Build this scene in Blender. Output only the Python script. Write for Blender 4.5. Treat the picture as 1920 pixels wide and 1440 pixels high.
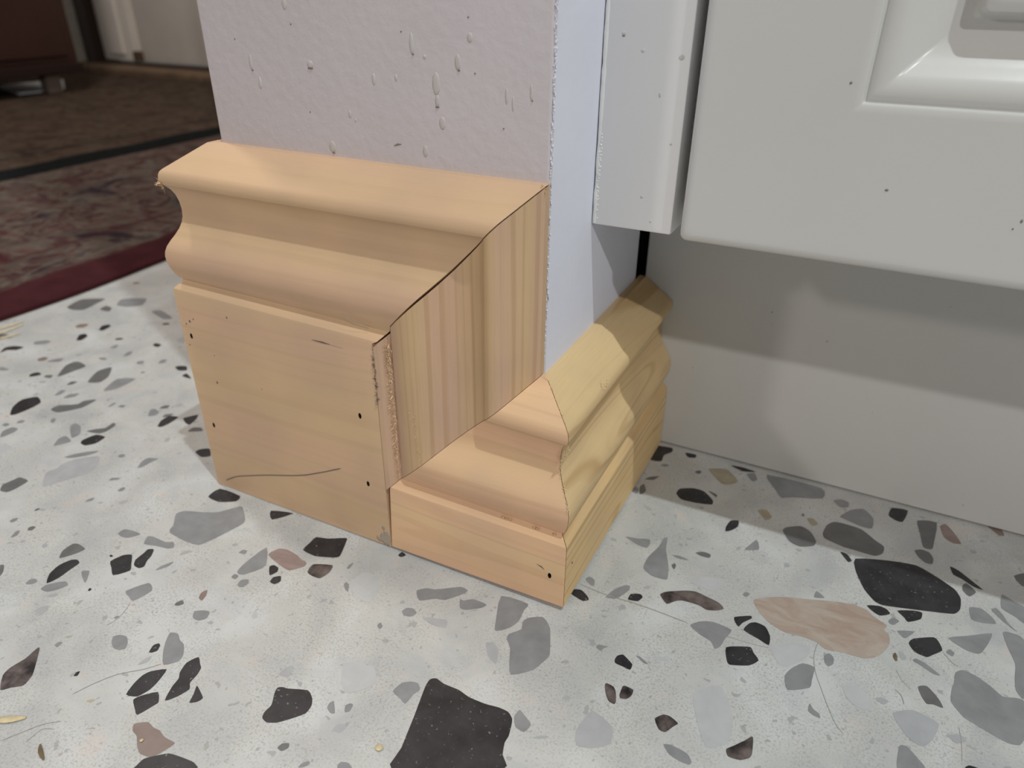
import bpy, bmesh, math, random
from mathutils import Vector, Matrix

S = 0.022          # metres per unit: one unit is the thickness of the pine skirting
scene = bpy.context.scene
for o in list(bpy.data.objects):
    bpy.data.objects.remove(o)
COL = scene.collection
random.seed(7)

# ------------------------------------------------------------------ camera
def make_camera():
    yaw, pitch, roll = -0.4565, -0.5085, 0.0099
    cy, sy, cp, sp = math.cos(yaw), math.sin(yaw), math.cos(pitch), math.sin(pitch)
    fwd = Vector((sy * cp, cy * cp, sp))
    right = Vector((cy, -sy, 0))
    up = right.cross(fwd)
    cr, sr = math.cos(roll), math.sin(roll)
    r2 = cr * right + sr * up
    u2 = -sr * right + cr * up
    cam = bpy.data.cameras.new('camera')
    cam.sensor_fit = 'HORIZONTAL'
    cam.sensor_width = 36.0
    cam.lens = 1359.756 / 1920 * 36.0
    cam.clip_start = 0.01
    cam.clip_end = 50
    cam.dof.use_dof = True
    cam.dof.focus_distance = 0.275
    cam.dof.aperture_fstop = 11.0
    o = bpy.data.objects.new('camera', cam)
    COL.objects.link(o)
    m = Matrix((r2, u2, -fwd)).transposed().to_4x4()
    m.translation = Vector((4.4898, -10.413, 10.5467)) * S
    o.matrix_world = m
    scene.camera = o
make_camera()

# ------------------------------------------------------------------ light
world = bpy.data.worlds.new('world')
scene.world = world
world.use_nodes = True
bg = world.node_tree.nodes['Background']
bg.inputs[0].default_value = (1.0, 0.94, 0.89, 1)
bg.inputs[1].default_value = 0.185

def lamp(name, d, dist, e, color, radius):
    """point light in direction d from the block, giving radiance e on a white surface that faces it"""
    l = bpy.data.lights.new(name, 'POINT')
    l.energy = e * 4 * math.pi ** 2 * dist ** 2
    l.color = color
    l.shadow_soft_size = radius
    o = bpy.data.objects.new(name, l)
    o.location = Vector(d).normalized() * dist + Vector((0, 0, 0.08))
    COL.objects.link(o)
lamp('ceiling_spot_light', (0.38, -0.21, 1.0), 2.4, 0.43, (0.91, 0.985, 1.0), 0.020)
lamp('kitchen_ceiling_light', (1.0, -0.98, 1.0), 2.9, 0.25, (1.0, 0.985, 0.955), 0.030)
lamp('room_lamp_light', (-0.60, -1.0, 0.59), 3.0, 0.125, (1.0, 0.88, 0.83), 0.10)
lamp('hall_fill_light', (-0.9, 0.25, 1.65), 1.9, 0.25, (1.0, 0.93, 0.86), 0.08)  # unseen fill, added to brighten the cream door beyond

vs = scene.view_settings
vs.view_transform = 'Standard'
vs.look = 'None'
vs.exposure = 0.0
vs.gamma = 1.0
vs.use_curve_mapping = False

# ------------------------------------------------------------------ helpers
def finish(name, bm, mats, parent=None, smooth=None, origin=None, weld=True):
    """link a bmesh (in scene units) as ONE object, its origin at the base of its bounds"""
    if weld:
        bmesh.ops.remove_doubles(bm, verts=bm.verts, dist=1e-5)
    bmesh.ops.scale(bm, vec=(S, S, S), verts=bm.verts)
    if origin is None:
        lo = [min(v.co[i] for v in bm.verts) for i in range(3)]
        hi = [max(v.co[i] for v in bm.verts) for i in range(3)]
        org = Vector(((lo[0] + hi[0]) / 2, (lo[1] + hi[1]) / 2, lo[2]))
    else:
        org = Vector(origin) * S
    bmesh.ops.translate(bm, vec=-org, verts=bm.verts)
    me = bpy.data.meshes.new(name)
    bm.to_mesh(me)
    bm.free()
    for m in (mats if isinstance(mats, (list, tuple)) else [mats]):
        me.materials.append(m)
    o = bpy.data.objects.new(name, me)
    COL.objects.link(o)
    if parent is not None:
        o.parent = parent
        o.location = org - parent.location
    else:
        o.location = org
    if smooth:
        me.shade_smooth()
        me.set_sharp_from_angle(angle=math.radians(smooth))
    return o

def empty(name, loc):
    o = bpy.data.objects.new(name, None)
    o.empty_display_size = 0.02
    COL.objects.link(o)
    o.location = Vector(loc) * S
    return o

def tag(o, label=None, cat=None, group=None, kind=None):
    if label: o['label'] = label
    if cat: o['category'] = cat
    if group: o['group'] = group
    if kind: o['kind'] = kind
    return o

def box(bm, x0, x1, y0, y1, z0, z1, mat=0, bev=0.0, seg=2):
    vs_ = [bm.verts.new((x, y, z)) for z in (z0, z1) for y in (y0, y1) for x in (x0, x1)]
    fs = []
    for q in ((0, 2, 3, 1), (4, 5, 7, 6), (0, 1, 5, 4), (2, 6, 7, 3), (0, 4, 6, 2), (1, 3, 7, 5)):
        f = bm.faces.new([vs_[i] for i in q])
        f.material_index = mat
        fs.append(f)
    if bev:
        es = {e for f in fs for e in f.edges}
        r = bmesh.ops.bevel(bm, geom=list(es), offset=bev, segments=seg, profile=0.5, affect='EDGES')
        for f in r['faces']:
            f.material_index = mat
    return vs_

def prism(bm, pts, z0, z1, mat=0):
    a = [bm.verts.new((x, y, z0)) for x, y in pts]
    b = [bm.verts.new((x, y, z1)) for x, y in pts]
    n = len(pts)
    fs = [bm.faces.new(a[::-1]), bm.faces.new(b)]
    for i in range(n):
        fs.append(bm.faces.new((a[i], a[(i + 1) % n], b[(i + 1) % n], b[i])))
    for f in fs:
        f.material_index = mat

def blob(bm, c, r, mat=0, sub=2):
    m = Matrix.Translation(Vector(c)) @ Matrix.Diagonal((r[0], r[1], r[2], 1))
    res = bmesh.ops.create_icosphere(bm, subdivisions=sub, radius=1.0, matrix=m)
    for v in res['verts']:
        for f in v.link_faces:
            f.material_index = mat
            f.smooth = True

def ribbon(bm, pts, w, nrm, mat=0):
    """thin flat mark following pts on a surface with normal nrm, tapering at both ends"""
    nrm = Vector(nrm)
    P = [Vector(p) for p in pts]
    prev = None
    n = len(P)
    for i, p in enumerate(P):
        d = (P[min(i + 1, n - 1)] - P[max(i - 1, 0)]).normalized()
        s = nrm.cross(d).normalized() * w * (0.25 if i in (0, n - 1) else 1.0) * 0.5
        cur = (bm.verts.new(p - s), bm.verts.new(p + s))
        if prev:
            f = bm.faces.new((prev[0], cur[0], cur[1], prev[1]))
            f.material_index = mat
        prev = cur

def smooth_line(pts, k=5):
    out = []
    n = len(pts)
    for i in range(n - 1):
        p0, p1, p2, p3 = (Vector(pts[max(0, i - 1)]), Vector(pts[i]), Vector(pts[i + 1]), Vector(pts[min(n - 1, i + 2)]))
        for j in range(k):
            t = j / k
            out.append(0.5 * ((2 * p1) + (p2 - p0) * t + (2 * p0 - 5 * p1 + 4 * p2 - p3) * t * t + (3 * p1 - p0 - 3 * p2 + p3) * t ** 3))
    out.append(Vector(pts[-1]))
    return out

# ------------------------------------------------------------------ materials
class N:
    def __init__(self, name, rough=0.5, spec=0.5):
        self.m = bpy.data.materials.new(name)
        self.m.use_nodes = True
        self.t = self.m.node_tree
        self.b = self.t.nodes['Principled BSDF']
        self.b.inputs['Roughness'].default_value = rough
        self.b.inputs['Specular IOR Level'].default_value = spec
        self.co = self.t.nodes.new('ShaderNodeTexCoord').outputs['Object']
    def n(self, ty, **kw):
        x = self.t.nodes.new(ty)
        for k, v in kw.items():
            if k.startswith('i_'):
                k = k[2:]
                x.inputs[int(k) if k.isdigit() else k].default_value = v
            else:
                setattr(x, k, v)
        return x
    def l(self, a, b):
        self.t.links.new(a, b)
    def map(self, scale, loc=(0, 0, 0), rot=(0, 0, 0)):
        m = self.n('ShaderNodeMapping')
        m.inputs['Scale'].default_value = scale
        m.inputs['Location'].default_value = loc
        m.inputs['Rotation'].default_value = rot
        self.l(self.co, m.inputs[0])
        return m.outputs[0]
    def noise(self, vec, scale, detail=3, rough=0.5, dist=0.0):
        x = self.n('ShaderNodeTexNoise')
        x.inputs['Scale'].default_value = scale
        x.inputs['Detail'].default_value = detail
        x.inputs['Roughness'].default_value = rough
        x.inputs['Distortion'].default_value = dist
        self.l(vec, x.inputs['Vector'])
        return x.outputs[0]
    def ramp(self, fac, stops, interp='LINEAR'):
        r = self.n('ShaderNodeValToRGB')
        r.color_ramp.interpolation = interp
        e = r.color_ramp.elements
        while len(e) < len(stops):
            e.new(0.5)
        for el, (p, c) in zip(e, stops):
            el.position = p
            el.color = (*c, 1) if len(c) == 3 else c
        self.l(fac, r.inputs[0])
        return r.outputs[0]
    def mix(self, fac, a, b, mode='MIX'):
        x = self.n('ShaderNodeMix', data_type='RGBA', blend_type=mode)
        for s, v in ((0, fac), (6, a), (7, b)):
            if hasattr(v, 'links') or hasattr(v, 'is_linked'):
                self.l(v, x.inputs[s])
            else:
                x.inputs[s].default_value = v if s == 0 else (*v, 1)
        return x.outputs[2]
    def math(self, op, a, b=0.0):
        x = self.n('ShaderNodeMath', operation=op)
        for i, v in enumerate((a, b)):
            if hasattr(v, 'is_linked'):
                self.l(v, x.inputs[i])
            else:
                x.inputs[i].default_value = v
        return x.outputs[0]
    def bump(self, h, strength, dist):
        x = self.n('ShaderNodeBump')
        x.inputs['Strength'].default_value = strength
        x.inputs['Distance'].default_value = dist
        self.l(h, x.inputs['Height'])
        self.l(x.outputs[0], self.b.inputs['Normal'])
    def color(self, c):
        if hasattr(c, 'is_linked'):
            self.l(c, self.b.inputs['Base Color'])
        else:
            self.b.inputs['Base Color'].default_value = (*c, 1)
        return self.m

def plain(name, c, rough=0.5, spec=0.5, var=0.08, scale=60, bump=0.0, bscale=400, bd=0.0003):
    n = N(name, rough, spec)
    f = n.noise(n.map((1, 1, 1)), scale, 3)
    lo = tuple(x * (1 - var) for x in c)
    hi = tuple(min(1, x * (1 + var)) for x in c)
    n.color(n.ramp(f, [(0.3, lo), (0.7, hi)]))
    if bump:
        n.bump(n.noise(n.map((1, 1, 1)), bscale, 3), bump, bd)
    return n.m

def pine(name, cross, base, late, pink, freq=300.0, wob=0.35, late_amt=0.6, along=(0, 0, 1), seed=0.0, fine=0.35):
    """planed pine: stripes across `cross`, nearly constant along the length of the board"""
    n = N(name, 0.62, 0.25)
    al = Vector(along)
    sc = tuple(0.10 if a else 1.0 for a in al)
    v = n.map(sc, (seed, seed * 0.7, seed * 1.3))
    dp = n.n('ShaderNodeVectorMath', operation='DOT_PRODUCT')
    n.l(n.co, dp.inputs[0])
    dp.inputs[1].default_value = cross
    w = n.noise(v, 38, 2, 0.45)
    t = n.math('ADD', dp.outputs['Value'], n.math('MULTIPLY', w, wob * 0.022 * 3))
    def line(fr, lo, hi):
        x = n.n('ShaderNodeTexNoise', noise_dimensions='1D')
        x.inputs['Scale'].default_value = 1.0
        x.inputs['Detail'].default_value = 1.5
        n.l(n.math('ADD', n.math('MULTIPLY', t, fr), seed * 9.1), x.inputs['W'])
        return n.ramp(x.outputs[0], [(lo, (0, 0, 0)), (hi, (1, 1, 1))])
    lines = line(freq, 0.50, 0.68)
    broad = line(freq * 0.22, 0.35, 0.65)
    fibre = n.noise(n.map(tuple(0.03 if a else 1.0 for a in al)), 1500, 2, 0.6)
    c = n.mix(broad, base, pink)
    c = n.mix(n.math('MULTIPLY', lines, late_amt), c, late)
    c = n.mix(n.math('MULTIPLY', n.ramp(fibre, [(0.45, (0, 0, 0)), (0.75, (1, 1, 1))]), fine), c, late)
    patch = n.ramp(n.noise(n.map((1, 1, 1), (seed, 0, 0)), 22, 2), [(0.35, (0.93, 0.93, 0.95)), (0.65, (1.04, 1.03, 1.0))])
    c = n.mix(1.0, c, patch, 'MULTIPLY')
    n.bump(fibre, 0.25, 0.00012)
    return n.color(c)

M = {}
M['wall'] = plain('lilac_grey_wall_paint', (0.60, 0.555, 0.575), 0.55, 0.35, 0.02, 25, 0.5, 260, 0.0005)
M['wall_side'] = plain('lit_side_wall_paint', (0.72, 0.735, 0.83), 0.5, 0.35, 0.02, 30, 0.35, 300, 0.0003)  # same wall; side face lighter and bluer, cool lamplight put into its colour
M['drip'] = plain('dried_drip', (0.55, 0.52, 0.50), 0.5, 0.35, 0.05)
M['speck'] = plain('dark_speck', (0.22, 0.18, 0.16), 0.6, 0.3)
M['cabinet'] = plain('white_cabinet_film', (0.60, 0.60, 0.58), 0.27, 0.5, 0.012, 20, 0.06, 350, 0.0002)
M['filler'] = plain('white_filler_paint', (0.80, 0.80, 0.80), 0.38, 0.5, 0.012, 20)
M['toe'] = plain('white_toe_kick_film', (0.58, 0.58, 0.565), 0.42, 0.4, 0.012, 20)
M['caulk'] = plain('white_caulk', (0.74, 0.745, 0.73), 0.45, 0.4, 0.03, 200, 0.4, 500)
M['dark'] = plain('gap_dark', (0.02, 0.015, 0.012), 0.9, 0.1)
M['pencil'] = plain('pencil_line', (0.17, 0.135, 0.12), 0.8, 0.2)
M['smudge'] = plain('grey_smudge', (0.40, 0.335, 0.265), 0.8, 0.2)
M['splinter'] = plain('torn_wood_fibre', (0.66, 0.49, 0.30), 0.8, 0.2, 0.25, 900)

M['pine_tall'] = pine('pine_tall_board', (0, 0.35, 1), (0.655, 0.465, 0.28), (0.485, 0.33, 0.195), (0.655, 0.44, 0.295), 170, 0.35, 0.20, (1, 0, 0), 0.3, 0.10)
M['pine_vert'] = pine('pine_upright_board', (1, 0.25, 0), (0.62, 0.435, 0.25), (0.43, 0.265, 0.145), (0.59, 0.40, 0.28), 330, 0.10, 0.45, (0, 0, 1), 1.7, 0.18)
M['pine_low'] = pine('pine_low_front_board', (0, 0.3, 1), (0.76, 0.53, 0.315), (0.56, 0.355, 0.195), (0.77, 0.49, 0.315), 200, 0.9, 0.30, (1, 0, 0), 2.9, 0.10)
M['pine_side'] = pine('pine_low_side_board', (0.6, 0.03, 1), (0.69, 0.49, 0.255), (0.42, 0.24, 0.09), (0.72, 0.53, 0.29), 260, 0.55, 0.50, (0, 1, 0), 4.2, 0.12)

# ------------------------------------------------------------------ floor
def terrazzo():
    n = N('terrazzo_matrix', 0.42, 0.4)
    v = n.map((1, 1, 1))
    big = n.noise(v, 26, 4, 0.55, 0.6)
    c = n.ramp(big, [(0.30, (0.44, 0.45, 0.455)), (0.50, (0.52, 0.525, 0.51)), (0.66, (0.575, 0.59, 0.59))])
    # pale crushed marble
    vo = n.n('ShaderNodeTexVoronoi', feature='F1')
    vo.inputs['Scale'].default_value = 75
    wv = n.n('ShaderNodeVectorMath', operation='ADD')
    nz = n.n('ShaderNodeTexNoise'); nz.inputs['Scale'].default_value = 160; n.l(v, nz.inputs['Vector'])
    sc = n.n('ShaderNodeVectorMath', operation='SCALE'); sc.inputs['Scale'].default_value = 0.008
    n.l(nz.outputs['Color'], sc.inputs[0]); n.l(v, wv.inputs[0]); n.l(sc.outputs[0], wv.inputs[1])
    n.l(wv.outputs[0], vo.inputs['Vector'])
    cell = n.ramp(vo.outputs['Color'], [(0.0, (0.90, 0.91, 0.93)), (0.35, (1, 1, 1)), (0.7, (1.03, 1.03, 1.02)), (1.0, (0.93, 0.94, 0.96))])
    c = n.mix(0.8, c, n.mix(1.0, c, cell, 'MULTIPLY'))
    # small grey chips
    for scale, thr, size, colr in ((190, 0.72, 0.30, (0.33, 0.335, 0.35)), (420, 0.66, 0.30, (0.34, 0.33, 0.32)), (900, 0.6, 0.33, (0.40, 0.39, 0.37))):
        v2 = n.n('ShaderNodeTexVoronoi', feature='F1')
        v2.inputs['Scale'].default_value = scale
        n.l(wv.outputs[0], v2.inputs['Vector'])
        sep = n.n('ShaderNodeSeparateColor'); n.l(v2.outputs['Color'], sep.inputs[0])
        a = n.math('GREATER_THAN', sep.outputs[0], thr)
        b = n.math('LESS_THAN', v2.outputs['Distance'], n.math('MULTIPLY', sep.outputs[1], size))
        c = n.mix(n.math('MULTIPLY', n.math('MULTIPLY', a, b), 0.75), c, colr)
    # fine grit in the cement, in patches
    grit = n.ramp(n.noise(v, 1100, 3, 0.7), [(0.50, (0, 0, 0)), (0.62, (1, 1, 1))])
    where = n.ramp(n.noise(v, 40, 2), [(0.36, (0.15, 0.15, 0.15)), (0.54, (1, 1, 1))])
    c = n.mix(n.math('MULTIPLY', n.math('MULTIPLY', grit, where), 0.62), c, (0.33, 0.32, 0.29))
    pink = n.ramp(n.noise(n.map((1, 1, 1), (3, 1, 0)), 55, 1), [(0.66, (0, 0, 0)), (0.75, (1, 1, 1))])
    c = n.mix(n.math('MULTIPLY', pink, 0.35), c, (0.62, 0.53, 0.48))
    return n.color(c)

def chipmat(name, a, b, scale=120, flecks=0.0, stripe=False):
    n = N(name, 0.38, 0.35)
    v = n.map((1, 2.4, 1) if stripe else (1, 1, 1), (0, 0, 0), (0, 0, 0.6) if stripe else (0, 0, 0))
    c = n.ramp(n.noise(v, scale, 4, 0.6, 1.2 if stripe else 0.2), [(0.34, a), (0.66, b)])
    if flecks:
        f = n.ramp(n.noise(n.map((1, 1, 1)), 700, 2, 0.5), [(0.66, (0, 0, 0)), (0.74, (1, 1, 1))])
        c = n.mix(n.math('MULTIPLY', f, flecks), c, (0.5, 0.5, 0.5))
    return n.color(c)

CH = 'kdglvprwtym'
chip_mats = [chipmat('black_chip', (0.020, 0.019, 0.021), (0.040, 0.038, 0.041), 90, 0.35),
             chipmat('dark_grey_chip', (0.125, 0.125, 0.125), (0.16, 0.16, 0.16)),
             chipmat('grey_chip', (0.225, 0.228, 0.235), (0.275, 0.28, 0.287)),
             chipmat('light_grey_chip', (0.37, 0.378, 0.39), (0.42, 0.428, 0.44)),
             chipmat('pale_chip', (0.46, 0.472, 0.48), (0.51, 0.522, 0.53)),
             chipmat('rose_beige_chip', (0.37, 0.28, 0.225), (0.45, 0.385, 0.33), 60, 0, True),
             chipmat('rose_chip', (0.25, 0.18, 0.165), (0.31, 0.24, 0.22), 90, 0, True),
             chipmat('brown_chip', (0.22, 0.165, 0.14), (0.27, 0.205, 0.18), 90),
             chipmat('tan_chip', (0.33, 0.28, 0.20), (0.40, 0.36, 0.28)),
             chipmat('mustard_chip', (0.38, 0.34, 0.20), (0.46, 0.42, 0.30)),
             chipmat('mottled_black_chip', (0.018, 0.015, 0.016), (0.17, 0.135, 0.125), 130)]

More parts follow.
